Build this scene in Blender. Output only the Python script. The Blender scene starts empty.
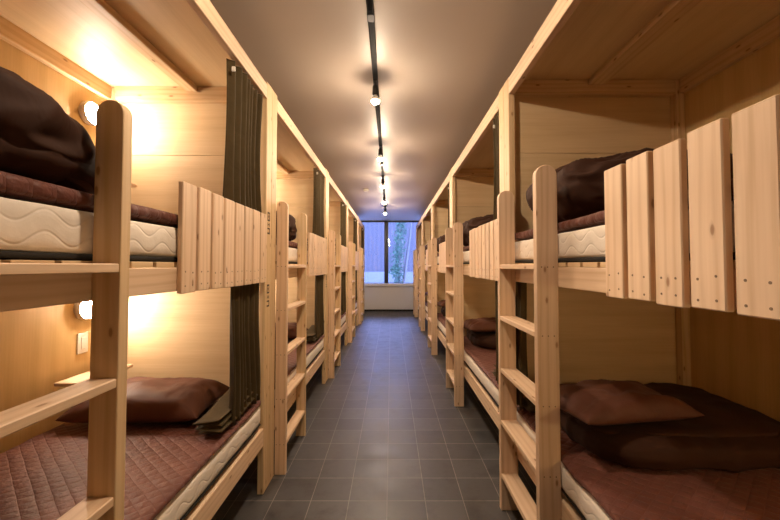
import bpy, bmesh, math, random
from mathutils import Vector, Matrix, noise
random.seed(7)
sc = bpy.context.scene
COL = sc.collection
PI = math.pi

# ------------------------------------------------------------------ materials
def new_mat(name):
    m = bpy.data.materials.new(name); m.use_nodes = True
    nt = m.node_tree
    return m, nt, nt.nodes['Principled BSDF']

def N(nt, typ, **kw):
    n = nt.nodes.new(typ)
    for k, v in kw.items():
        if k.startswith('i_'):
            n.inputs[k[2:].replace('_', ' ')].default_value = v
        else:
            setattr(n, k, v)
    return n

def math_n(nt, op, a, b=None):
    n = nt.nodes.new('ShaderNodeMath'); n.operation = op
    for i, x in enumerate((a, b)):
        if x is None: continue
        if isinstance(x, (int, float)): n.inputs[i].default_value = x
        else: nt.links.new(x, n.inputs[i])
    return n.outputs[0]

def mixc(nt, fac, a, b, typ='MIX'):
    n = nt.nodes.new('ShaderNodeMix'); n.data_type = 'RGBA'; n.blend_type = typ
    for i, x in ((0, fac), (6, a), (7, b)):
        if isinstance(x, (int, float)): n.inputs[i].default_value = x
        elif isinstance(x, tuple): n.inputs[i].default_value = (*x, 1) if len(x) == 3 else x
        else: nt.links.new(x, n.inputs[i])
    return n.outputs[2]

def ramp(nt, x, stops):
    r = nt.nodes.new('ShaderNodeValToRGB')
    el = r.color_ramp.elements
    while len(el) > 1: el.remove(el[-1])
    el[0].position = stops[0][0]; el[0].color = (*[stops[0][1]]*3, 1)
    for p, v in stops[1:]:
        e = el.new(p); e.color = (v, v, v, 1)
    nt.links.new(x, r.inputs[0])
    return r.outputs[0]

def scaled(nt, vec, sx, sy):
    mp = nt.nodes.new('ShaderNodeMapping'); mp.inputs['Scale'].default_value = (sx, sy, 1)
    nt.links.new(vec, mp.inputs['Vector'])
    return mp.outputs[0]

def wood_mat(name, light, dark, knots=True, ring=9.0, fig=.42, rough=.55, knot_col=(.27, .12, .045)):
    m, nt, bs = new_mat(name); L = nt.links
    uv = N(nt, 'ShaderNodeUVMap'); oi = N(nt, 'ShaderNodeObjectInfo')
    off = N(nt, 'ShaderNodeVectorMath', operation='SCALE'); off.inputs[0].default_value = (37.1, 23.3, 0)
    L.new(oi.outputs['Random'], off.inputs['Scale'])
    add = N(nt, 'ShaderNodeVectorMath', operation='ADD')
    L.new(uv.outputs[0], add.inputs[0]); L.new(off.outputs[0], add.inputs[1])
    v = add.outputs[0]
    fine = N(nt, 'ShaderNodeTexNoise', i_Scale=1.0, i_Detail=3.0); L.new(scaled(nt, v, 4, 110), fine.inputs['Vector'])
    broad = N(nt, 'ShaderNodeTexNoise', i_Scale=1.0, i_Detail=2.0); L.new(scaled(nt, v, 1.3, 9), broad.inputs['Vector'])
    wv = N(nt, 'ShaderNodeTexWave', wave_type='BANDS', bands_direction='Y', i_Scale=ring, i_Distortion=7.0, i_Detail=2.0)
    wv.inputs['Detail Scale'].default_value = .8
    L.new(scaled(nt, v, .12, 1), wv.inputs['Vector'])
    f1 = ramp(nt, wv.outputs['Fac'], [(0, 0), (.6, .25), (1, 1)])
    t = math_n(nt, 'MULTIPLY', f1, fig)
    t = math_n(nt, 'ADD', t, math_n(nt, 'MULTIPLY', ramp(nt, fine.outputs[0], [(.35, 0), (.7, 1)]), .26))
    t = math_n(nt, 'ADD', t, math_n(nt, 'MULTIPLY', ramp(nt, broad.outputs[0], [(.35, 0), (.7, 1)]), .35))
    nt_t = N(nt, 'ShaderNodeClamp'); L.new(t, nt_t.inputs[0])
    col = mixc(nt, nt_t.outputs[0], light, dark)
    # board to board tint
    hs = N(nt, 'ShaderNodeHueSaturation')
    vv = math_n(nt, 'ADD', math_n(nt, 'MULTIPLY', oi.outputs['Random'], .16), .92)
    L.new(vv, hs.inputs['Value']); L.new(col, hs.inputs['Color'])
    col = hs.outputs[0]
    if knots:
        vo = N(nt, 'ShaderNodeTexVoronoi', i_Scale=1.0, voronoi_dimensions='2D'); L.new(scaled(nt, v, 5.2, 13), vo.inputs['Vector'])
        k = ramp(nt, vo.outputs['Distance'], [(0, 1), (.05, .9), (.075, .25), (.13, 0)])
        sp = N(nt, 'ShaderNodeSeparateColor'); L.new(vo.outputs['Color'], sp.inputs[0])
        k = math_n(nt, 'MULTIPLY', k, math_n(nt, 'GREATER_THAN', sp.outputs[0], .55))
        col = mixc(nt, math_n(nt, 'MULTIPLY', k, .85), col, knot_col)
    L.new(col, bs.inputs['Base Color'])
    bs.inputs['Roughness'].default_value = rough
    bp = N(nt, 'ShaderNodeBump', i_Strength=.12, i_Distance=.002); L.new(fine.outputs[0], bp.inputs['Height']); L.new(bp.outputs[0], bs.inputs['Normal'])
    return m

M = {}
M['pine'] = wood_mat('pine', (.79, .595, .42), (.60, .405, .24))
M['pine_warm'] = wood_mat('pine_warm', (.76, .57, .35), (.56, .37, .175))
M['ply'] = wood_mat('plywood', (.73, .565, .345), (.57, .41, .215), knots=False, ring=3.5, fig=.16)
M['ply_side'] = wood_mat('side_plywood', (.67, .475, .22), (.50, .33, .13), knots=False, ring=3.0, fig=.22)

def plain(name, col, rough=.6, metal=0.0, sheen=0.0):
    m, nt, bs = new_mat(name)
    bs.inputs['Base Color'].default_value = (*col, 1); bs.inputs['Roughness'].default_value = rough
    bs.inputs['Metallic'].default_value = metal
    if sheen: bs.inputs['Sheen Weight'].default_value = sheen
    ns = N(nt, 'ShaderNodeTexNoise', i_Scale=60.0, i_Detail=3.0)
    tc = N(nt, 'ShaderNodeTexCoord'); nt.links.new(tc.outputs['Object'], ns.inputs['Vector'])
    c = mixc(nt, ns.outputs[0], tuple(x*.92 for x in col), tuple(min(1, x*1.08) for x in col))
    nt.links.new(c, bs.inputs['Base Color'])
    return m
M['black_cloth'] = plain('black_cloth', (.012, .010, .008), .9)
M['black_metal'] = plain('black_metal', (.012, .012, .012), .4)
M['black_track'] = plain('black_track', (.010, .010, .010), .85)
M['steel'] = plain('steel', (.55, .53, .5), .3, 1.0)
M['mark'] = plain('mark_ink', (.055, .03, .022), .6)
M['white_plastic'] = plain('white_plastic', (.8, .77, .72), .35)
M['white_paint'] = plain('white_paint', (.72, .70, .68), .45)
M['dark_frame'] = plain('dark_frame', (.012, .014, .02), .4)

def fabric(name, col, rough=.5, sheen=.3, wr=0.0, quilt=False, spec=.5, nsc=9.0):
    m, nt, bs = new_mat(name); L = nt.links
    bs.inputs['Roughness'].default_value = rough; bs.inputs['Sheen Weight'].default_value = sheen
    bs.inputs['Sheen Roughness'].default_value = .4
    bs.inputs['Specular IOR Level'].default_value = spec
    tc = N(nt, 'ShaderNodeTexCoord')
    ns = N(nt, 'ShaderNodeTexNoise', i_Scale=nsc, i_Detail=3.5, i_Distortion=1.2); L.new(tc.outputs['Object'], ns.inputs['Vector'])
    c = mixc(nt, ns.outputs[0], tuple(x*.8 for x in col), tuple(x*1.2 for x in col)); L.new(c, bs.inputs['Base Color'])
    h = math_n(nt, 'MULTIPLY', ns.outputs[0], wr)
    if quilt:
        sp = N(nt, 'ShaderNodeSeparateXYZ'); L.new(tc.outputs['Object'], sp.inputs[0])
        tot = None
        for a, b in ((30.0, 36.0), (-30.0, 36.0)):
            q = math_n(nt, 'ADD', math_n(nt, 'MULTIPLY', sp.outputs[0], a), math_n(nt, 'MULTIPLY', sp.outputs[1], b))
            q = math_n(nt, 'ADD', q, math_n(nt, 'MULTIPLY', ns.outputs[0], .35))
            q = math_n(nt, 'POWER', math_n(nt, 'ABSOLUTE', math_n(nt, 'SINE', math_n(nt, 'MULTIPLY', q, PI/2))), .45)
            tot = q if tot is None else math_n(nt, 'MULTIPLY', tot, q)
        cr = N(nt, 'ShaderNodeTexNoise', i_Scale=38.0, i_Detail=3.0); L.new(tc.outputs['Object'], cr.inputs['Vector'])
        h = math_n(nt, 'ADD', h, math_n(nt, 'MULTIPLY', tot, .45))
        h = math_n(nt, 'ADD', h, math_n(nt, 'MULTIPLY', cr.outputs[0], .7))
    bp = N(nt, 'ShaderNodeBump', i_Strength=.8, i_Distance=.010); L.new(h, bp.inputs['Height']); L.new(bp.outputs[0], bs.inputs['Normal'])
    return m
M['duvet'] = fabric('dark_brown_satin', (.042, .018, .0108), .72, .02, .7, False, .13, 7.0)
M['pillow'] = fabric('brown_satin', (.102, .038, .023), .62, .03, .9, False, .25, 6.0)
M['pad'] = fabric('brown_quilted_pad', (.135, .047, .034), .6, .08, .3, True, .3)
M['curtain'] = fabric('olive_curtain', (.066, .045, .018), .8, .05, .5, False, .2)

# mattress: cream cloth quilted with wavy lines
m, nt, bs = new_mat('cream_mattress'); L = nt.links
tc = N(nt, 'ShaderNodeTexCoord'); sp = N(nt, 'ShaderNodeSeparateXYZ'); L.new(tc.outputs['Object'], sp.inputs[0])
along = math_n(nt, 'ADD', sp.outputs[1], sp.outputs[0])
wave = math_n(nt, 'MULTIPLY', math_n(nt, 'SINE', math_n(nt, 'MULTIPLY', along, 2*PI/.14)), .017)
q = math_n(nt, 'DIVIDE', math_n(nt, 'ADD', sp.outputs[2], wave), .052)
q = math_n(nt, 'ABSOLUTE', math_n(nt, 'SUBTRACT', math_n(nt, 'FRACT', q), .5))
line = ramp(nt, q, [(0, 0), (.1, .75), (.3, 1)])
ns = N(nt, 'ShaderNodeTexNoise', i_Scale=45.0, i_Detail=3.0); L.new(tc.outputs['Object'], ns.inputs['Vector'])
bp = N(nt, 'ShaderNodeBump', i_Strength=.45, i_Distance=.004)
L.new(math_n(nt, 'ADD', line, math_n(nt, 'MULTIPLY', ns.outputs[0], .35)), bp.inputs['Height']); L.new(bp.outputs[0], bs.inputs['Normal'])
c = mixc(nt, ns.outputs[0], (.70, .63, .55), (.82, .76, .68)); L.new(c, bs.inputs['Base Color'])
bs.inputs['Roughness'].default_value = .75
M['mattress'] = m

# floor: square slate tiles
m, nt, bs = new_mat('slate_tiles'); L = nt.links
tc = N(nt, 'ShaderNodeTexCoord'); mp = N(nt, 'ShaderNodeMapping'); L.new(tc.outputs['Object'], mp.inputs['Vector'])
mp.inputs['Location'].default_value = (.0249 + .23*20, -2.1865 + .23*40, 0)
br = N(nt, 'ShaderNodeTexBrick', offset=0.0, squash=1.0)
for k, v in (('Scale', 1.0), ('Mortar Size', .0022), ('Mortar Smooth', .2), ('Bias', 0.0), ('Brick Width', .23), ('Row Height', .23)):
    br.inputs[k].default_value = v
br.inputs['Color1'].default_value = (.055, .053, .054, 1); br.inputs['Color2'].default_value = (.085, .080, .080, 1)
br.inputs['Mortar'].default_value = (.24, .215, .19, 1)
L.new(mp.outputs[0], br.inputs['Vector'])
ns = N(nt, 'ShaderNodeTexNoise', i_Scale=7.0, i_Detail=8.0, i_Roughness=.65); L.new(tc.outputs['Object'], ns.inputs['Vector'])
c = mixc(nt, .75, br.outputs['Color'], mixc(nt, ramp(nt, ns.outputs[0], [(.3, .3), (.7, 1.6)]), (0, 0, 0), (1, 1, 1)), 'MULTIPLY')
L.new(c, bs.inputs['Base Color'])
L.new(ramp(nt, ns.outputs[0], [(.3, .34), (.75, .55)]), bs.inputs['Roughness'])
bp = N(nt, 'ShaderNodeBump', i_Strength=.35, i_Distance=.003)
L.new(math_n(nt, 'SUBTRACT', ns.outputs[0], math_n(nt, 'MULTIPLY', br.outputs['Fac'], 1.0)), bp.inputs['Height']); L.new(bp.outputs[0], bs.inputs['Normal'])
M['floor'] = m

def paint(name, a, b, rough):
    m, nt, bs = new_mat(name); L = nt.links
    tc = N(nt, 'ShaderNodeTexCoord')
    ns = N(nt, 'ShaderNodeTexNoise', i_Scale=1.3, i_Detail=5.0); L.new(tc.outputs['Object'], ns.inputs['Vector'])
    L.new(mixc(nt, ns.outputs[0], a, b), bs.inputs['Base Color']); bs.inputs['Roughness'].default_value = rough
    return m
M['ceiling'] = paint('grey_ceiling_paint', (.45, .385, .325), (.51, .44, .375), .5)
M['wall'] = paint('wall_paint', (.36, .33, .30), (.42, .38, .35), .7)
M['asphalt'] = paint('pale_paving', (.42, .42, .42), (.52, .52, .52), .9)
M['bark'] = paint('bark', (.10, .10, .095), (.2, .2, .195), .9)
M['leaf'] = paint('leaf', (.018, .07, .042), (.045, .12, .07), .6)
M['kerb'] = paint('pale_stone', (.15, .16, .16), (.20, .21, .21), .8)

# corrugated cladding of the building outside
m, nt, bs = new_mat('lavender_cladding'); L = nt.links
tc = N(nt, 'ShaderNodeTexCoord'); sp = N(nt, 'ShaderNodeSeparateXYZ'); L.new(tc.outputs['Object'], sp.inputs[0])
s = math_n(nt, 'SINE', math_n(nt, 'MULTIPLY', sp.outputs[0], 2*PI/.3))
bp = N(nt, 'ShaderNodeBump', i_Strength=.6, i_Distance=.03); L.new(s, bp.inputs['Height']); L.new(bp.outputs[0], bs.inputs['Normal'])
L.new(mixc(nt, math_n(nt, 'ADD', math_n(nt, 'MULTIPLY', s, .5), .5), (.068, .065, .073), (.082, .077, .086)), bs.inputs['Base Color'])
bs.inputs['Roughness'].default_value = .6
M['cladding'] = m

def emit(name, col, strength, base=(.9, .88, .85)):
    m, nt, bs = new_mat(name)
    bs.inputs['Base Color'].default_value = (*base, 1)
    bs.inputs['Emission Color'].default_value = (*col, 1); bs.inputs['Emission Strength'].default_value = strength
    return m
BULB = 1950.0
DOME = 290.0
DOME_FILL = 130.0
M['bulb'] = emit('lit_bulb', (1.0, .77, .55), BULB)
M['dome'] = emit('lit_dome', (1.0, .79, .60), DOME)
M['dome_fill'] = emit('added_fill_dome', (1.0, .73, .38), DOME_FILL)  # for out-of-view lamps added to brighten the right lower berths

m = bpy.data.materials.new('window_glass'); m.use_nodes = True; nt = m.node_tree; nt.nodes.clear()
out = N(nt, 'ShaderNodeOutputMaterial'); tr = N(nt, 'ShaderNodeBsdfTransparent'); gl = N(nt, 'ShaderNodeBsdfGlossy', i_Roughness=.02)
tr.inputs[0].default_value = (.93, .95, .96, 1)
fr = N(nt, 'ShaderNodeFresnel', i_IOR=1.45); mx = N(nt, 'ShaderNodeMixShader')
nt.links.new(fr.outputs[0], mx.inputs[0]); nt.links.new(tr.outputs[0], mx.inputs[1]); nt.links.new(gl.outputs[0], mx.inputs[2]); nt.links.new(mx.outputs[0], out.inputs[0])
M['glass'] = m

# ------------------------------------------------------------------ mesh helpers
def link(name, bm, mat, parent=None, smooth=False, extra=()):
    bmesh.ops.recalc_face_normals(bm, faces=bm.faces[:])
    me = bpy.data.meshes.new(name); bm.to_mesh(me); bm.free()
    me.materials.append(M[mat])
    for e in extra: me.materials.append(M[e])
    if smooth:
        for p in me.polygons: p.use_smooth = True
    o = bpy.data.objects.new(name, me); COL.objects.link(o)
    if parent: o.parent = parent
    return o

def empty(name, loc=(0, 0, 0)):
    o = bpy.data.objects.new(name, None); COL.objects.link(o); o.location = loc
    o.empty_display_size = .1
    return o

def tag(o, label, cat, group=None, kind=None):
    o['label'] = label; o['category'] = cat
    if group: o['group'] = group
    if kind: o['kind'] = kind
    return o

def structure(o):
    o['kind'] = 'structure'; return o

def uv_faces(bm, faces, grain):
    uvl = bm.loops.layers.uv.verify()
    ou, ov = random.uniform(0, 9), random.uniform(0, 9)
    for f in faces:
        n = f.normal; a = max(range(3), key=lambda i: abs(n[i]))
        if a == grain:
            i, j = [k for k in range(3) if k != grain]
        else:
            i = grain; j = [k for k in range(3) if k not in (grain, a)][0]
        for lp in f.loops:
            c = lp.vert.co
            lp[uvl].uv = (c[i] + ou, c[j] + ov + .37*a)

def box(bm, lo, hi, grain=1, bev=.0025, mi=0):
    lo2 = [min(a, b) for a, b in zip(lo, hi)]; hi2 = [max(a, b) for a, b in zip(lo, hi)]
    before = set(bm.faces)
    r = bmesh.ops.create_cube(bm, size=1.0)
    vs = r['verts']
    for v in vs:
        v.co = Vector([lo2[k] if v.co[k] < 0 else hi2[k] for k in range(3)])
    faces = list({f for v in vs for f in v.link_faces})
    if bev:
        edges = list({e for v in vs for e in v.link_edges})
        bmesh.ops.bevel(bm, geom=edges, offset=bev, segments=1, affect='EDGES', profile=.5)
    faces = [f for f in bm.faces if f not in before]
    for f in faces: f.normal_update(); f.material_index = mi
    uv_faces(bm, faces, grain)
    return faces

def prism(bm, pts, axis, lo, hi, grain, bev=.003, mi=0):
    """extrude outline pts (2D in the other two axes) along axis"""
    i, j = [k for k in range(3) if k != axis]
    def P(p, w):
        c = [0, 0, 0]; c[i], c[j], c[axis] = p[0], p[1], w
        return Vector(c)
    A = [bm.verts.new(P(p, lo)) for p in pts]; B = [bm.verts.new(P(p, hi)) for p in pts]
    fs = [bm.faces.new(A), bm.faces.new(B[::-1])]
    n = len(pts)
    for k in range(n): fs.append(bm.faces.new((A[k], B[k], B[(k+1) % n], A[(k+1) % n])))
    bmesh.ops.recalc_face_normals(bm, faces=fs)
    if bev:
        ed = [e for f in fs[:2] for e in f.edges]
        r = bmesh.ops.bevel(bm, geom=list(set(ed)), offset=bev, segments=2, affect='EDGES', profile=.5)
        fs = [f for f in bm.faces if f.is_valid]
    for f in fs: f.normal_update(); f.material_index = mi
    uv_faces(bm, fs, grain)

def disc(bm, c, axis, r, depth, mi=1, seg=10):
    """small nail head, flush disc standing off by depth along axis"""
    i, j = [k for k in range(3) if k != axis]
    ring = []
    for w in (0, depth):
        rr = []
        for k in range(seg):
            p = list(c); p[i] += r*math.cos(2*PI*k/seg); p[j] += r*math.sin(2*PI*k/seg); p[axis] += w
            rr.append(bm.verts.new(p))
        ring.append(rr)
    fs = [bm.faces.new(ring[0]), bm.faces.new(ring[1][::-1])]
    for k in range(seg): fs.append(bm.faces.new((ring[0][k], ring[0][(k+1) % seg], ring[1][(k+1) % seg], ring[1][k])))
    for f in fs: f.material_index = mi

def lathe(bm, prof, seg=28, mi=0, M4=None):
    """prof: list of (r, z); revolve about z, optional matrix"""
    rings = []; new = []
    for r, z in prof:
        if r < 1e-6:
            v = bm.verts.new((0, 0, z)); rings.append([v]); new.append(v)
        else:
            rg = [bm.verts.new((r*math.cos(2*PI*k/seg), r*math.sin(2*PI*k/seg), z)) for k in range(seg)]
            rings.append(rg); new += rg
    for a, b in zip(rings, rings[1:]):
        for k in range(seg):
            k2 = (k+1) % seg
            if len(a) == 1 and len(b) == 1: continue
            if len(a) == 1: f = bm.faces.new((a[0], b[k], b[k2]))
            elif len(b) == 1: f = bm.faces.new((a[k], b[0], a[k2]))
            else: f = bm.faces.new((a[k], b[k], b[k2], a[k2]))
            f.material_index = mi; f.smooth = True
    for rg, rev in ((rings[0], True), (rings[-1], False)):
        if len(rg) > 1:
            f = bm.faces.new(rg[::-1] if rev else rg); f.material_index = mi
    if M4 is not None: bmesh.ops.transform(bm, matrix=M4, verts=new)

def fbm(p, o=3):
    s, a = 0, 1
    for k in range(o):
        s += a*noise.noise(p); p = p*2.03; a *= .5
    return s

def slab(bm, lo, hi, r, cuts=(14, 26, 4), amp=0.0, seed=0, ex=2.0, clamp=None):
    """soft rounded slab; grid per face, corners rounded by radius r, gentle noise"""
    c = [(a+b)/2 for a, b in zip(lo, hi)]; h = [abs(b-a)/2 for a, b in zip(lo, hi)]
    vmap = {}
    def vert(i, j, k):
        key = (i, j, k)
        if key in vmap: return vmap[key]
        t = [2*x/n - 1 for x, n in zip(key, cuts)]
        # cluster grid lines towards the edges
        t = [math.copysign(abs(x)**.8, x) for x in t]
        p = Vector([x*y for x, y in zip(t, h)])
        rr = [min(r, y*.98) for y in h]
        q = Vector([max(-y+w, min(y-w, x)) for x, y, w in zip(p, h, rr)])
        d = p - q
        dn = Vector([x/w for x, w in zip(d, rr)])
        if dn.length > 1e-6:
            ln = sum(abs(x)**ex for x in dn)**(1/ex)
            big = max(abs(x) for x in dn)
            dn = dn/ln*big
            d = Vector([x*w for x, w in zip(dn, rr)])
        p = q + d + Vector(c)
        if amp:
            nn = Vector(((p.x+seed*3.7)*7, (p.y+seed)*7, p.z*11))
            p += Vector((fbm(nn), fbm(nn+Vector((9, 2, 5))), fbm(nn+Vector((1, 17, 3)))))*amp
        if clamp:
            for k in range(3): p[k] = min(max(p[k], min(clamp[0][k], clamp[1][k])), max(clamp[0][k], clamp[1][k]))
        v = bm.verts.new(p); vmap[key] = v
        return v
    n0, n1, n2 = cuts
    for axis in range(3):
        a, b = [k for k in range(3) if k != axis]
        for side in (0, cuts[axis]):
            for u in range(cuts[a]):
                for w in range(cuts[b]):
                    def K(x, y):
                        kk = [0, 0, 0]; kk[axis] = side; kk[a] = x; kk[b] = y
                        return vert(*kk)
                    bm.faces.new((K(u, w), K(u+1, w), K(u+1, w+1), K(u, w+1)))

def blob(bm, c, h, ex=3.0, n=22, amp=.03, freq=3.0, seed=0, stretch=(1, 1, 1), flat=.85, rot=0.0, zfun=None, zmin=None):
    """wrinkled soft lump (folded quilt): superellipsoid with ridged folds"""
    vmap = {}
    R = Matrix.Rotation(rot, 3, 'Z')
    def vert(i, j, k):
        key = (i, j, k)
        if key in vmap: return vmap[key]
        d = Vector([math.tan((2*x/n-1)*PI/4) for x in key])
        ln = sum(abs(x)**ex for x in d)**(1/ex)
        d = d/ln
        p = Vector([x*y for x, y in zip(d, h)])
        nn = Vector((p.x*stretch[0]*freq+seed*5.3, p.y*stretch[1]*freq+seed*2.1, p.z*stretch[2]*freq))
        wob = fbm(nn, 2)
        rid = 1-abs(noise.noise(nn*1.7+Vector((wob*.9, 3.1, 0))))*2
        dirn = Vector([x/y for x, y in zip(d, h)]).normalized()
        n2 = Vector((nn.x*2.6+wob*1.2, nn.y*2.6, nn.z*2.2+wob))
        r2 = 1-abs(noise.noise(n2))*2
        p += dirn*amp*(wob*.9 + (rid-.3)*.65 + (r2-.4)*.42)
        if p.z < -h[2]*flat: p.z = -h[2]*flat + (p.z+h[2]*flat)*.1
        if zfun: p.z += zfun(p)
        p = R @ p + Vector(c)
        if zmin is not None: p.z = max(zmin, p.z)
        v = bm.verts.new(p); vmap[key] = v
        return v
    for axis in range(3):
        a, b = [k for k in range(3) if k != axis]
        for side in (0, n):
            for u in range(n):
                for w in range(n):
                    def K(x, y):
                        kk = [0, 0, 0]; kk[axis] = side; kk[a] = x; kk[b] = y
                        return vert(*kk)
                    bm.faces.new((K(u, w), K(u+1, w), K(u+1, w+1), K(u, w+1)))

def pillow_mesh(bm, c, hx, hy, T, seed=0, rot=0.0, tilt=0.0, n=34):
    R = Matrix.Rotation(rot, 3, 'Z') @ Matrix.Rotation(tilt, 3, 'X')
    top, bot = {}, {}
    for i in range(n+1):
        for j in range(n+1):
            s = math.sin((2*i/n-1)*PI/2); t = math.sin((2*j/n-1)*PI/2)
            x = s*hx*(1-.07*(1-t*t)*abs(s)); y = t*hy*(1-.09*(1-s*s)*abs(t))
            e = max(0, (1-s**4)*(1-t**4))**.5
            nn = Vector((x*7+seed*3.3, y*7+seed, seed))
            pk = noise.noise(Vector((math.atan2(y, x)*5, seed*2.0, 1)))*(1-e)*e*.2
            w = fbm(nn, 4)*.024*e**.5 + pk*.25
            edge = i in (0, n) or j in (0, n)
            zt = T*.72*e + w; zb = -T*.34*e
            pt = R @ Vector((x, y, zt)) + Vector(c)
            v = bm.verts.new(pt); top[i, j] = v
            if edge: bot[i, j] = v
            else: bot[i, j] = bm.verts.new(R @ Vector((x, y, zb)) + Vector(c))
    for i in range(n):
        for j in range(n):
            bm.faces.new((top[i, j], top[i+1, j], top[i+1, j+1], top[i, j+1]))
            q = (bot[i, j], bot[i, j+1], bot[i+1, j+1], bot[i+1, j])
            if len(set(q)) == 4: bm.faces.new(q)

def sheet(bm, P, nu, nv, thick):
    vs = [[bm.verts.new(P(u/nu, v/nv)) for v in range(nv+1)] for u in range(nu+1)]
    ws = []
    for u in range(nu+1):
        row = []
        for v in range(nv+1):
            du = vs[min(nu, u+1)][v].co - vs[max(0, u-1)][v].co; dv = vs[u][min(nv, v+1)].co - vs[u][max(0, v-1)].co
            n = du.cross(dv)
            n = n.normalized() if n.length > 1e-9 else Vector((0, 0, 1))
            row.append(vs[u][v].co + n*thick)
        ws.append(row)
    ws = [[bm.verts.new(p) for p in row] for row in ws]
    for u in range(nu):
        for v in range(nv):
            bm.faces.new((vs[u][v], vs[u+1][v], vs[u+1][v+1], vs[u][v+1]))
            bm.faces.new((ws[u][v], ws[u][v+1], ws[u+1][v+1], ws[u+1][v]))
    for u in range(nu):
        bm.faces.new((vs[u][0], ws[u][0], ws[u+1][0], vs[u+1][0])); bm.faces.new((vs[u][nv], vs[u+1][nv], ws[u+1][nv], ws[u][nv]))
    for v in range(nv):
        bm.faces.new((vs[0][v], vs[0][v+1], ws[0][v+1], ws[0][v])); bm.faces.new((vs[nu][v], ws[nu][v], ws[nu][v+1], vs[nu][v+1]))

def B():
    return bmesh.new()

# ------------------------------------------------------------------ dimensions (metres; camera stands at x=0, y=0)
PITCH = 2.054
LX, RX = -.7934, .7336          # aisle faces of the two rows of bunks
LY, RY = .288, .236             # where the rows begin
WL, WR = 1.045, 1.115           # depth of a bunk, aisle to wall
CEIL, YEND, YBACK = 2.84, 11.2, -2.4
RUNGS = (.215, .52, .82, 1.124, 1.425)

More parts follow.
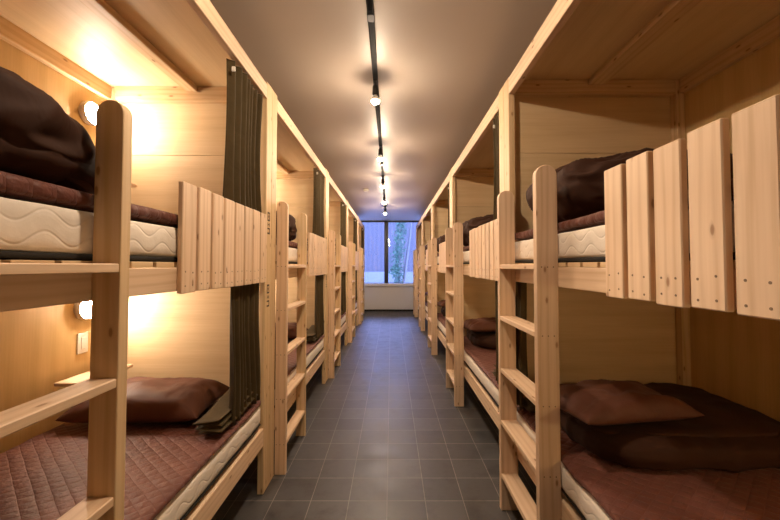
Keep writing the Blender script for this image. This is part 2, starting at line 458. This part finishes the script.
def build_bunk(side):
    """local frame: x runs from the aisle face into the bunk (times side), y away from the camera"""
    s = 1 if side == 'right' else -1
    W = WR if s > 0 else WL
    zc = 2.592 if s > 0 else 2.575                  # underside of canopy
    root = empty('bunk_bed')
    X = lambda x: s*x
    def bx(name, x0, x1, y0, y1, z0, z1, grain, mat, bev=.0025, parent=root):
        bm = B(); box(bm, (X(x0), y0, z0), (X(x1), y1, z1), grain, bev)
        return link(name, bm, mat, parent)
    L_ = PITCH
    # posts
    for y0 in (.001, L_-.1):
        bx('post', 0, .038, y0, y0+.099, .001, 2.60, 2, 'pine_warm')
    for y0 in (.035, L_-.086):
        bx('post', W-.055, W-.002, y0, y0+.05, .001, zc-.001, 2, 'pine_warm')
    # long rails
    bx('top_rail', 0, .038, .101, L_-.101, 2.49, zc if s > 0 else 2.58, 1, 'pine')
    up = bx('upper_rail', 0, .038, .101, L_-.101, 1.325, 1.412, 1, 'pine')
    bx('lower_rail', 0, .038, .101, L_-.101, .30, .408, 1, 'pine')
    for z0, z1 in ((1.325, 1.412), (.30, .408)):
        bx('rear_rail', W-.095, W-.057, .101, L_-.101, z0, z1, 1, 'pine_warm')
    for y0 in (.09, L_-.125):
        bx('support_block', W-.095, W-.05, y0, y0+.034, 1.19, 1.323, 2, 'pine_warm')
    # slat bases
    for z0 in (1.413, .409):
        bm = B()
        y = .108
        while y < L_-.2:
            box(bm, (X(.002 if z0 > 1 else .044), y, z0), (X(W-.06), y+.098, z0+.019), 0, .0015); y += .1155
        link('slat_base', bm, 'pine_warm', root)
    # panels
    for y0 in (.018, L_-.034):
        bx('end_panel', .039, W-.001, y0, y0+.014, .22, 2.139, 0, 'ply', .001)
        bx('end_panel', .039, W-.001, y0, y0+.014, 2.141, zc-.001, 0, 'ply', .001)
    bx('side_panel', W, W+.014, .005, L_-.005, .22, zc-.001, 2, 'ply_side', .001)
    bx('canopy_panel', 0.040, W+.012, .002, L_-.002, zc, zc+.012, 1, 'ply', .001)
    # cleats under the canopy
    for y0 in (.033, L_-.087):
        bx('cleat', .041, W-.057, y0, y0+.036 if y0 < 1 else y0+.052, zc-.09, zc-.001, 0, 'pine_warm')
    bx('cleat', W-.037, W-.001, .088, L_-.09, zc-.09, zc-.001, 1, 'pine_warm')
    cx = .490 if s < 0 else .555
    bx('canopy_rib', cx-.036 if s < 0 else cx-.05, cx+.036 if s < 0 else cx+.05, .07, L_-.09, zc-.038, zc-.001, 1, 'pine_warm')
    # guard boards nailed on the face of the upper rail
    ys = [1.025+.1135*k for k in range(8)] if s < 0 else [.955-.098-.1115*k for k in range(8)]
    wd = .094 if s < 0 else .091
    for k, y0 in enumerate(ys):
        bm = B()
        dz = random.uniform(-.003, .003)
        box(bm, (X(-.0205), y0, 1.318+dz), (X(-.0005), y0+wd, 1.738+dz), 2, .003)
        for yy in (.022, wd-.022):
            for zz in (1.342, 1.392):
                disc(bm, (X(-.0204), y0+yy, zz+random.uniform(-.005, .005)), 0, .0032, X(-.0008), 1)
        link('guard_board', bm, 'pine', up, extra=('steel_dark',))
    # ladder: two boards with rounded heads, five treads
    r0, r1 = (.1065, .653) if s < 0 else (1.323, 1.863)
    xo = -.075 if s < 0 else -.095
    xi = .012 if s < 0 else -.0005
    xi = -.0005
    for y0 in (r0, r1):
        pts = [(X(xo), .001), (X(xi), .001)]
        rad = abs(xi-xo)/2; mid = (xo+xi)/2
        for k in range(17):
            a = PI*k/16
            pts.append((X(mid+rad*math.cos(a)), 1.866-rad+rad*math.sin(a)))
        bm = B(); prism(bm, pts, 1, y0, y0+.036, 2, .003)
        for z in RUNGS:
            for q in (-.026, 0, .026):
                disc(bm, (X(mid+q), y0-.0001 if y0 == r0 else y0+.0361, z-.012), 1, .003, -.0006 if y0 == r0 else .0006, 1)
        link('ladder_rail', bm, 'pine_warm' if y0 == r1 and s < 0 else 'pine', root, extra=('steel_dark',))
    for z in RUNGS:
        bx('ladder_rung', xo+.001, xi-.001, r0+.0362, r1-.0002, z-.024, z, 1, 'pine')
    # bedside shelves in the far corner (left row only)
    if s < 0:
        for z in (.80, 1.935):
            bx('shelf', W-.215, W-.06, 1.60, L_-.088, z-.018, z, 1, 'pine')
        # black printed berth marks on the far post: a framed square, a small sign and a bar
        for z in (1.765, 1.298):
            bm = B()
            ya, yb = L_-.072, L_-.028
            for (p, q, a, b) in ((ya, yb, z-.010, z), (ya, yb, z-.058, z-.048), (ya, ya+.01, z-.048, z-.010), (yb-.01, yb, z-.048, z-.010),
                                 (ya+.019, yb-.019, z-.036, z-.022)):
                box(bm, (X(-.0009), p, a), (X(-.0001), q, b), 2, 0)
            o = link('berth_mark', bm, 'mark', root); o['label'] = 'black printed square mark'
            bm = B()
            # characters: upright strokes joined by a crossbar, then a bent bar below
            for (p, q, a, b) in ((ya+.004, ya+.010, z-.094, z-.068), (yb-.010, yb-.004, z-.094, z-.068), (ya+.010, yb-.010, z-.084, z-.078)):
                box(bm, (X(-.0009), p, a), (X(-.0001), q, b), 2, 0)
            o = link('berth_number', bm, 'mark', root); o['label'] = 'black printed character'
            bm = B()
            for (p, q, a, b) in ((ya, yb, z-.112, z-.102), (ya, yb, z-.143, z-.132), (yb-.010, yb, z-.132, z-.112)):
                box(bm, (X(-.0009), p, a), (X(-.0001), q, b), 2, 0)
            o = link('berth_number', bm, 'mark', root); o['label'] = 'black printed characters'
    return root
M['steel_dark'] = plain('nail_head', (.20, .13, .08), .5, .3)

def copy_tree(o, parent=None):
    c = o.copy(); COL.objects.link(c); c.parent = parent
    for ch in o.children: copy_tree(ch, c)
    return c

ORD = ['nearest', 'second', 'third', 'fourth', 'farthest']
def kids(o):
    return list(o.children)

def place_row(proto, side, y_first, xface, n=5, skip_first=False, label=None, cat=None, group=None, dz=None):
    """put the prototype in berth one and copies of it in the others"""
    out = []
    used = False
    for k in range(n):
        if skip_first and k == 0: continue
        o = proto if not used else copy_tree(proto)
        used = True
        o.location = (xface, y_first+PITCH*k, 0)
        tag(o, label(k), cat, group)
        out.append(o)
    return out

def ordside(k, side):
    return f'{ORD[k]} bunk on the {side}'

for side, xf, y0 in (('left', LX, LY), ('right', RX, RY)):
    s = 1 if side == 'right' else -1
    W = WR if s > 0 else WL
    X = lambda x, s=s: s*x
    row = dict(side=side, y_first=y0, xface=xf)
    place_row(build_bunk(side), label=lambda k: f'pine two-berth bunk bed with ladder, {ORD[k]} one on the {side} of the aisle',
              cat='bunk bed', group=f'bunk beds on the {side}', **row)
    # mattresses and quilted pads
    for deck, zb, zt, zp in (('upper', 1.433, 1.570, 1.618), ('lower', .429, .556, .590)):
        root = empty('mattress')
        bm = B(); slab(bm, (X(.006), .108, zb+.011), (X(W-.10), PITCH-.108, zt), .03, (12, 26, 6), .0035, 1+zb, clamp=((X(.004), .104, zb), (X(W-.098), PITCH-.104, zt)))
        body = link('mattress_body', bm, 'mattress', root, True)
        bm = B(); slab(bm, (X(.010), .112, zb), (X(W-.104), PITCH-.112, zb+.020), .012, (10, 22, 3), .001, 2)
        o = link('mattress_base', bm, 'black_cloth', root, True); o['label'] = 'black cloth underside'
        place_row(root, label=lambda k: f'cream quilted mattress on the {deck} berth of the {ordside(k, side)}', cat='mattress',
                  group=f'mattresses on the {side} {deck} berths', **row)
        bm = B(); slab(bm, (X(.004), .108, zt+.001), (X(W-.098), PITCH-.108, zp), .024, (22, 44, 5), .006, 3+zb, clamp=((X(.0015), .103, zt+.001), (X(W-.097), PITCH-.103, zp+.003)))
        pad = link('mattress_pad', bm, 'pad', None, True)
        place_row(pad, label=lambda k: f'brown quilted pad over the {deck} mattress of the {ordside(k, side)}', cat='mattress pad',
                  group=f'quilted pads on the {side} {deck} berths', **row)

    # curtains
    def curtain(y0c, y1c, zt, zb, fold, seed, fold_dir=-1, xc=.032, hem=.125):
        root = empty('curtain')
        bm = B()
        ph = seed*1.7
        def P(u, v):
            z = zt + (zb-zt)*v
            wob = 1-.10*math.sin(PI*min(1, v*1.1))
            y = (y0c+y1c)/2 + (u-.5)*(y1c-y0c)*wob + .012*math.sin(v*5+ph)
            a = .015+.010*v
            x = max(.004, xc + a*math.sin(u*2*PI*7+ph+.6*math.sin(v*3)) + .008*math.sin(u*9+ph))
            return Vector((X(x), y, z))
        sheet(bm, P, 120, 22, .003)
        link('curtain_cloth', bm, 'curtain', root, True)
        # heading hooks at the free edge
        bm = B()
        for k in range(1):
            yy = (y0c+.004) if fold_dir < 0 else (y1c-.012)
            box(bm, (X(.004+.05*k), yy-.008, zt-.075), (X(.022+.05*k), yy, zt-.050), 0, .002)
        if zt > 2:
            link('curtain_clip', bm, 'white_plastic', root)
        else: bm.free()
        if fold:
            # spare length laid down in flat pleats on the bed
            bm = B()
            yf = y0c-.10 if fold_dir < 0 else y1c+.10
            yk = y1c-.05 if fold_dir < 0 else y0c+.05
            layers = 5
            def Q(u, v):
                # u runs across the pleats, v from the foot of the curtain to the hem
                t = u*layers
                tri = abs((t % 2)-1)                      # 0..1..0 zigzag
                tri = .5-.5*math.cos(PI*tri)
                xw = .012+hem*tri + .0035*t
                z = zb + .006 + .014*t + .004*math.sin(v*7+t*1.3)
                z += .030*(1-v)**2*t/layers*2
                y = yk + (yf-yk)*v + .012*math.sin(t*2.1+seed)*v
                return Vector((X(max(.008, xw)), y, z))
            sheet(bm, Q, 80, 16, .003)
            o = link('folded_hem', bm, 'curtain', root, True)
        return root
    zU, zL = 1.622, .594
    if s < 0:
        c = curtain(1.50, 1.93, 2.488, zU+.01, True, 1)
        place_row(c, label=lambda k: f'olive curtain hanging at the upper berth of the {ordside(k, side)}', cat='curtain', group='curtains of the left upper berths', **row)
        c = curtain(1.53, 1.93, 1.322, zL+.01, True, 2)
        place_row(c, label=lambda k: f'olive curtain with folded hem, lower berth of the {ordside(k, side)}', cat='curtain', group='curtains of the left lower berths', **row)
    else:
        c = curtain(1.82, 1.93, 1.322, zL+.01, True, 3, -1, .035, .062)
        c.location = (xf, y0, 0)
        tag(c, 'dark olive curtain hanging behind the ladder of the nearest bunk on the right', 'curtain', 'curtains of the right lower berths')
        c = curtain(.125, .27, 1.322, zL+.01, True, 4, 1)
        place_row(c, skip_first=True, label=lambda k: f'olive curtain bunched at the lower berth of the {ordside(k, side)}', cat='curtain', group='curtains of the right lower berths', **row)
        c = curtain(.125, .27, 2.488, zU+.01, True, 5, 1)
        place_row(c, skip_first=True, label=lambda k: f'olive curtain bunched at the upper berth of the {ordside(k, side)}', cat='curtain', group='curtains of the right upper berths', **row)

    # bedding
    if s < 0:
        bm = B()
        blob(bm, (X(.46), .51, zU+.108), (.45, .40, .122), 2.6, 46, .036, 3.4, 1, (1.5, .6, 1.6), .9, .10, zfun=lambda p: -.10*max(0, p.y)/.3*.5, zmin=zU+.002)
        blob(bm, (X(.43), .50, zU+.065), (.42, .38, .075), 3.2, 40, .020, 4.0, 2, (1, 1, 1), .88, -.05, zmin=zU+.002)
        d = link('duvet', bm, 'duvet', None, True)
        place_row(d, label=lambda k: f'dark brown duvet bundled on the upper berth of the {ordside(k, side)}', cat='duvet', group='duvets of the left upper berths', **row)
        bm = B(); pillow_mesh(bm, (X(.535), 1.72, zL+.058), .345, .215, .15, 3, .04)
        p = link('pillow', bm, 'pillow', None, True)
        place_row(p, label=lambda k: f'brown satin pillow on the lower berth of the {ordside(k, side)}', cat='pillow', group='pillows of the left lower berths', **row)
        bm = B()
        blob(bm, (X(.47), .40, zL+.065), (.42, .26, .085), 4, 32, .018, 3.5, 7, (1, 1, 1), .85, zmin=zL+.002)
        blob(bm, (X(.46), .40, zL+.165), (.40, .24, .065), 3.5, 32, .018, 3.5, 8, (1, 1, 1), .85, zmin=zL+.002)
        d = link('duvet', bm, 'duvet', None, True)
        place_row(d, skip_first=True, label=lambda k: f'dark brown folded duvet on the lower berth of the {ordside(k, side)}', cat='duvet', group='duvets of the left lower berths', **row)
    else:
        for deck, z0 in (('upper', zU), ('lower', zL)):
            hi = deck == 'upper'
            bm = B()
            if hi:
                blob(bm, (X(.49), 1.58, z0+.150), (.475, .365, .185), 2.4, 44, .030, 3.6, 12, (1, 1.3, 1.4), .86, zmin=z0+.002)
            else:
                blob(bm, (X(.565), 1.55, z0+.056), (.455, .36, .064), 4.5, 44, .018, 3.0, 13, (1, 1.2, 1), .86, zmin=z0+.002)
                blob(bm, (X(.575), 1.58, z0+.098), (.445, .32, .038), 5, 40, .013, 3.0, 14, (1, 1, 1), .86, zmin=z0+.002)
            d = link('duvet', bm, 'duvet', None, True)
            place_row(d, label=lambda k: f'dark brown folded duvet on the {deck} berth of the {ordside(k, side)}', cat='duvet', group=f'duvets of the right {deck} berths', **row)
            bm = B()
            if hi: bm.free(); continue
            pillow_mesh(bm, (X(.28), 1.40, z0+.192), .27, .18, .11, 6, .15, -.05)
            p = link('pillow', bm, 'pillow', None, True)
            place_row(p, label=lambda k: f'dark brown pillow on the folded duvet, {deck} berth of the {ordside(k, side)}', cat='pillow', group=f'pillows of the right {deck} berths', **row)

# wall lamps and plates of the left row; unseen fill lamps added right
def wall_lamp(z, side):
    s = 1 if side == 'right' else -1
    root = empty('wall_lamp')
    yl = 1.842 if s < 0 else .212                  # pillow end on the left; on the right, added in the unseen near corner
    W = WR if s > 0 else WL
    T4 = Matrix.Translation((s*(W-.0005), yl, z)) @ Matrix.Rotation(-s*PI/2, 4, 'Y')
    bm = B(); lathe(bm, [(0, 0), (.070, 0), (.070, .032), (.062, .034), (.060, .020), (0, .020)], 32, 0, T4)
    link('lamp_base', bm, 'white_plastic', root)
    bm = B(); lathe(bm, [(.059, .0205)] + [(.058*math.cos(a), .021+.040*math.sin(a)) for a in [PI/2*k/8 for k in range(1, 8)]] + [(0, .061)], 32, 0, T4)
    link('lamp_dome', bm, 'dome' if s < 0 else 'dome_fill', root, True)
    return root
for side, y0, xf in (('left', LY, LX), ('right', RY, RX)):
    for deck, z in ((('upper', 2.343), ('lower', 1.167)) if side == 'left' else (('lower', 1.167),)):
        place_row(wall_lamp(z, side), side, y0, xf, label=lambda k: f'round lit wall lamp (right row: added fill) in the {deck} berth of the {ordside(k, side)}', cat='wall lamp', group=f'wall lamps of the {side} {deck} berths')  # the right row's lamps are unseen additions that lighten its dark interiors
pl = empty('switch_plate')
bm = B(); box(bm, (-(WL-.0005), 1.80, .90), (-(WL-.008), 1.872, 1.02), 2, .002); link('plate', bm, 'white_plastic', pl)
bm = B(); box(bm, (-(WL-.0082), 1.822, .925), (-(WL-.011), 1.850, .995), 2, .001); link('rocker', bm, 'white_plastic', pl)
pl.location = (LX, LY, 0)
tag(pl, 'pale switch plate on the wall of the nearest lower berth on the left', 'switch plate')

# ------------------------------------------------------------------ ceiling track and its lamps
def track_x(y): return -.118 - .0045*(y-2.6)
tr = empty('lighting_track', (0, 0, 0))
tag(tr, 'long black lighting track running along the ceiling above the aisle', 'lighting track')
ya, yb = -1.2, 9.3
ang = math.atan2(track_x(yb)-track_x(ya), yb-ya)
def rotz_all(bm, y_ref=2.6):
    bmesh.ops.transform(bm, matrix=Matrix.Translation((track_x(y_ref), y_ref, 0)) @ Matrix.Rotation(-ang, 4, 'Z') @ Matrix.Translation((0, -y_ref, 0)), verts=bm.verts[:])
bm = B()
for x0, x1 in ((-.018, -.012), (.012, .018)): box(bm, (x0, ya, CEIL-.034), (x1, yb, CEIL-.0005), 1, .001)
box(bm, (-.012, ya, CEIL-.010), (.012, yb, CEIL-.0006), 1, 0)
rotz_all(bm); link('rail_channel', bm, 'black_track', tr)
for yj in (1.95, 4.85):
    bm = B(); box(bm, (-.020, yj-.03, CEIL-.037), (.020, yj+.03, CEIL-.0006), 1, .002); rotz_all(bm); link('joiner', bm, 'black_metal', tr)
proto = empty('track_lamp')
bm = B(); box(bm, (-.014, -.055, -.052), (.014, .055, -.0345), 1, .003); link('adapter', bm, 'black_metal', proto)
bm = B(); lathe(bm, [(0, -.053), (.008, -.053), (.008, -.062), (.023, -.070), (.025, -.128), (.022, -.136), (0, -.136)], 24); link('socket', bm, 'black_metal', proto)
bm = B(); lathe(bm, [(.012, -.1365), (.016, -.146), (.026, -.160), (.0295, -.170), (.0300, -.176), (.0298, -.1803), (0, -.1803)], 24); link('bulb_collar', bm, 'white_plastic', proto, True)
bm = B(); lathe(bm, [(.030*math.cos(a), -.1762-.030*math.sin(a)) for a in [.15 + (PI*.5-.15)*k/9 for k in range(9)]] + [(0, -.206)], 24); link('bulb', bm, 'bulb', proto, True)
for k, y in enumerate((1.19, 2.64, 4.09, 5.54, 6.99, 8.44)):
    o = proto if k == 0 else copy_tree(proto)
    o.location = (track_x(y), y, CEIL)
    lab = ['track lamp with bare bulb, overhead just above the picture edge',
           'black track lamp with lit bare bulb, the largest and nearest in view', 'black track lamp with lit bare bulb, second nearest in view',
           'black track lamp with lit bare bulb, the middle one of five', 'black track lamp with lit bare bulb, second from the window',
           'black track lamp with lit bare bulb, closest to the window'][k]
    tag(o, lab, 'track lamp', 'bare bulbs along the lighting track')
bm = B(); lathe(bm, [(0, -.035), (.035, -.035), (.05, -.022), (.055, 0), (0, 0)], 24)
sd = link('smoke_detector', bm, 'white_plastic', None, True); sd.location = (-.47, 6.6, CEIL-.0005)
tag(sd, 'small round smoke detector on the ceiling left of the lighting track', 'smoke detector')

# ------------------------------------------------------------------ room shell
XL, XR = LX-WL-.016, RX+WR+.016
def shell(name, lo, hi, mat):
    bm = B(); box(bm, lo, hi, 1, 0); return structure(link(name, bm, mat))
shell('floor', (XL-.1, YBACK-.1, -.1), (XR+.1, YEND+.15, 0), 'floor')
shell('ceiling', (XL-.1, YBACK-.1, CEIL), (XR+.1, YEND+.15, CEIL+.1), 'ceiling')
shell('wall_left', (XL-.1, YBACK-.1, 0), (XL, YEND+.15, CEIL), 'wall')
shell('wall_right', (XR, YBACK-.1, 0), (XR+.1, YEND+.15, CEIL), 'wall')
shell('wall_back', (XL, YBACK-.1, 0), (XR, YBACK, CEIL), 'wall')
shell('wall_front', (XL, YEND, 0), (XR, YEND+.12, .80), 'white_paint')
win = structure(empty('window_1', (0, YEND, 0)))
MUL = (-1.62, -.155, 1.25)
bm = B()
box(bm, (XL, .02, CEIL-.05), (XR, .10, CEIL), 0, .003); box(bm, (XL, .02, .80), (XR, .10, .875), 0, .003)
link('window_frame', bm, 'dark_frame', win)
for mxx in MUL:
    bm = B(); box(bm, (mxx-.065, .015, .875), (mxx+.065, .105, CEIL-.05), 2, .003); link('mullion', bm, 'dark_frame', win)
xs = [XL] + [v for mxx in MUL for v in (mxx-.065, mxx+.065)] + [XR]
for k in range(0, len(xs), 2):
    bm = B(); box(bm, (xs[k], .056, .875), (xs[k+1], .062, CEIL-.05), 2, 0); link('window_pane', bm, 'glass', win)
# low white cabinet under the window
cb = empty('window_cabinet', (0, 0, 0))
tag(cb, 'low white cabinet with a thick top under the window at the end', 'cabinet')
bm = B(); box(bm, (-1.70, 11.02, .06), (1.70, YEND-.002, .775), 0, .002); link('cabinet_body', bm, 'white_paint', cb)
bm = B(); box(bm, (-1.72, 10.93, .777), (1.72, YEND+.015, .86), 0, .006); link('cabinet_top', bm, 'white_paint', cb)
bm = B(); box(bm, (-1.68, 11.06, 0.001), (1.68, 11.18, .059), 0, 0); link('plinth', bm, 'black_metal', cb)
ds = (-1.69, -.90, -.25, .41, 1.05, 1.69)
for a, b in zip(ds, ds[1:]):
    bm = B(); box(bm, (a+.003, 11.0, .07), (b-.003, 11.019, .77), 2, .002); link('cabinet_door', bm, 'white_paint', cb)

# ------------------------------------------------------------------ outside the window
shell('ground', (-30, YEND+.16, -.35), (30, 60, -.25), 'asphalt')
bd = empty('building', (0, 24, -.25)); tag(bd, 'pale lavender clad building seen through the window', 'building')
bm = B(); box(bm, (-14, 0, 0), (14, 6, 5.6), 2, 0); link('facade', bm, 'cladding', bd)
bm = B(); box(bm, (-14, -.06, 0), (14, -.002, 1.25), 0, 0); link('base_course', bm, 'kerb', bd)
t = empty('tree', (.30, 15.5, -.25)); tag(t, 'pale trunked leafy tree outside the right window pane', 'tree')
def limb(name, pts, rad, mat, parent):
    bm = B(); rings = []
    for p, r in zip(pts, rad):
        rings.append([bm.verts.new(Vector(p)+Vector((r*math.cos(2*PI*k/10), r*math.sin(2*PI*k/10), 0))) for k in range(10)])
    for a, b in zip(rings, rings[1:]):
        for k in range(10): bm.faces.new((a[k], a[(k+1) % 10], b[(k+1) % 10], b[k]))
    bm.faces.new(rings[0][::-1]); bm.faces.new(rings[-1])
    return link(name, bm, mat, parent, True)
limb('trunk', [(-.1, 0, 0), (-.02, 0, .8), (.08, .05, 1.6), (.14, 0, 2.4), (.12, 0, 3.4), (.2, 0, 4.6)], (.16, .12, .11, .10, .08, .05), 'bark', t)
limb('branch', [(.22, .1, 0), (.25, .1, .9), (.36, .1, 1.8), (.52, .1, 2.9), (.6, .1, 4.0)], (.10, .07, .06, .05, .03), 'bark', t)
bm = B()
rg = random.Random(3)
for k in range(2600):
    u = rg.random()
    if u < .72:
        c = Vector((rg.gauss(.02, .13), rg.gauss(0, .35), rg.uniform(1.3, 4.6)))
        c.x += (c.z-2.4)*.10
    else:
        c = Vector((rg.gauss(-.02, .12), rg.gauss(0, .3), rg.uniform(.2, 1.6)))
    d = Vector((rg.gauss(0, 1), rg.gauss(0, 1), rg.gauss(0, 1))).normalized(); e = d.cross(Vector((rg.gauss(0, 1), rg.gauss(0, 1), rg.gauss(0, 1)))).normalized()
    w = rg.uniform(.025, .05)
    vs = [bm.verts.new(c+d*w*1.6), bm.verts.new(c+e*w*.7), bm.verts.new(c-d*w*1.6), bm.verts.new(c-e*w*.7)]
    bm.faces.new(vs)
fo = link('foliage', bm, 'leaf', t); fo['kind'] = 'stuff'
pw = empty('planter', (1.25, 17.5, -.25)); tag(pw, 'low white stone planter outside the window beside the tree', 'planter')
bm = B()
for lo, hi in (((-.5, -.3, 0), (.5, -.22, .55)), ((-.5, .22, 0), (.5, .3, .55)), ((-.5, -.22, 0), (-.42, .22, .55)), ((.42, -.22, 0), (.5, .22, .55))): box(bm, lo, hi, 0, .01)
link('planter_wall', bm, 'kerb', pw)
bm = B(); box(bm, (-.42, -.22, .0), (.42, .22, .48), 0, 0); link('soil', bm, 'bark', pw)

# ------------------------------------------------------------------ daylight and camera
w = bpy.data.worlds.new('World'); sc.world = w; w.use_nodes = True
bg = w.node_tree.nodes['Background']
bg.inputs[0].default_value = (.30, .40, 1.0, 1); bg.inputs[1].default_value = 13.0

cam = bpy.data.cameras.new('camera'); co = bpy.data.objects.new('camera', cam); COL.objects.link(co)
co.location = (0, 0, 1.42); co.rotation_euler = (PI/2+.0295, 0, 0)
cam.sensor_width = 36; cam.lens = 355.05/780*36
cam.shift_x = -1.21/780; cam.shift_y = -5.0/780
cam.clip_start = .02
sc.camera = co
sc.view_settings.view_transform = 'Standard'; sc.view_settings.look = 'None'
sc.view_settings.gamma = 1; sc.view_settings.use_curve_mapping = False
sc.view_settings.exposure = 0.05
sc.cycles.use_denoising = True
sc.cycles.max_bounces = 12; sc.cycles.diffuse_bounces = 9
sc.cycles.sample_clamp_indirect = 6
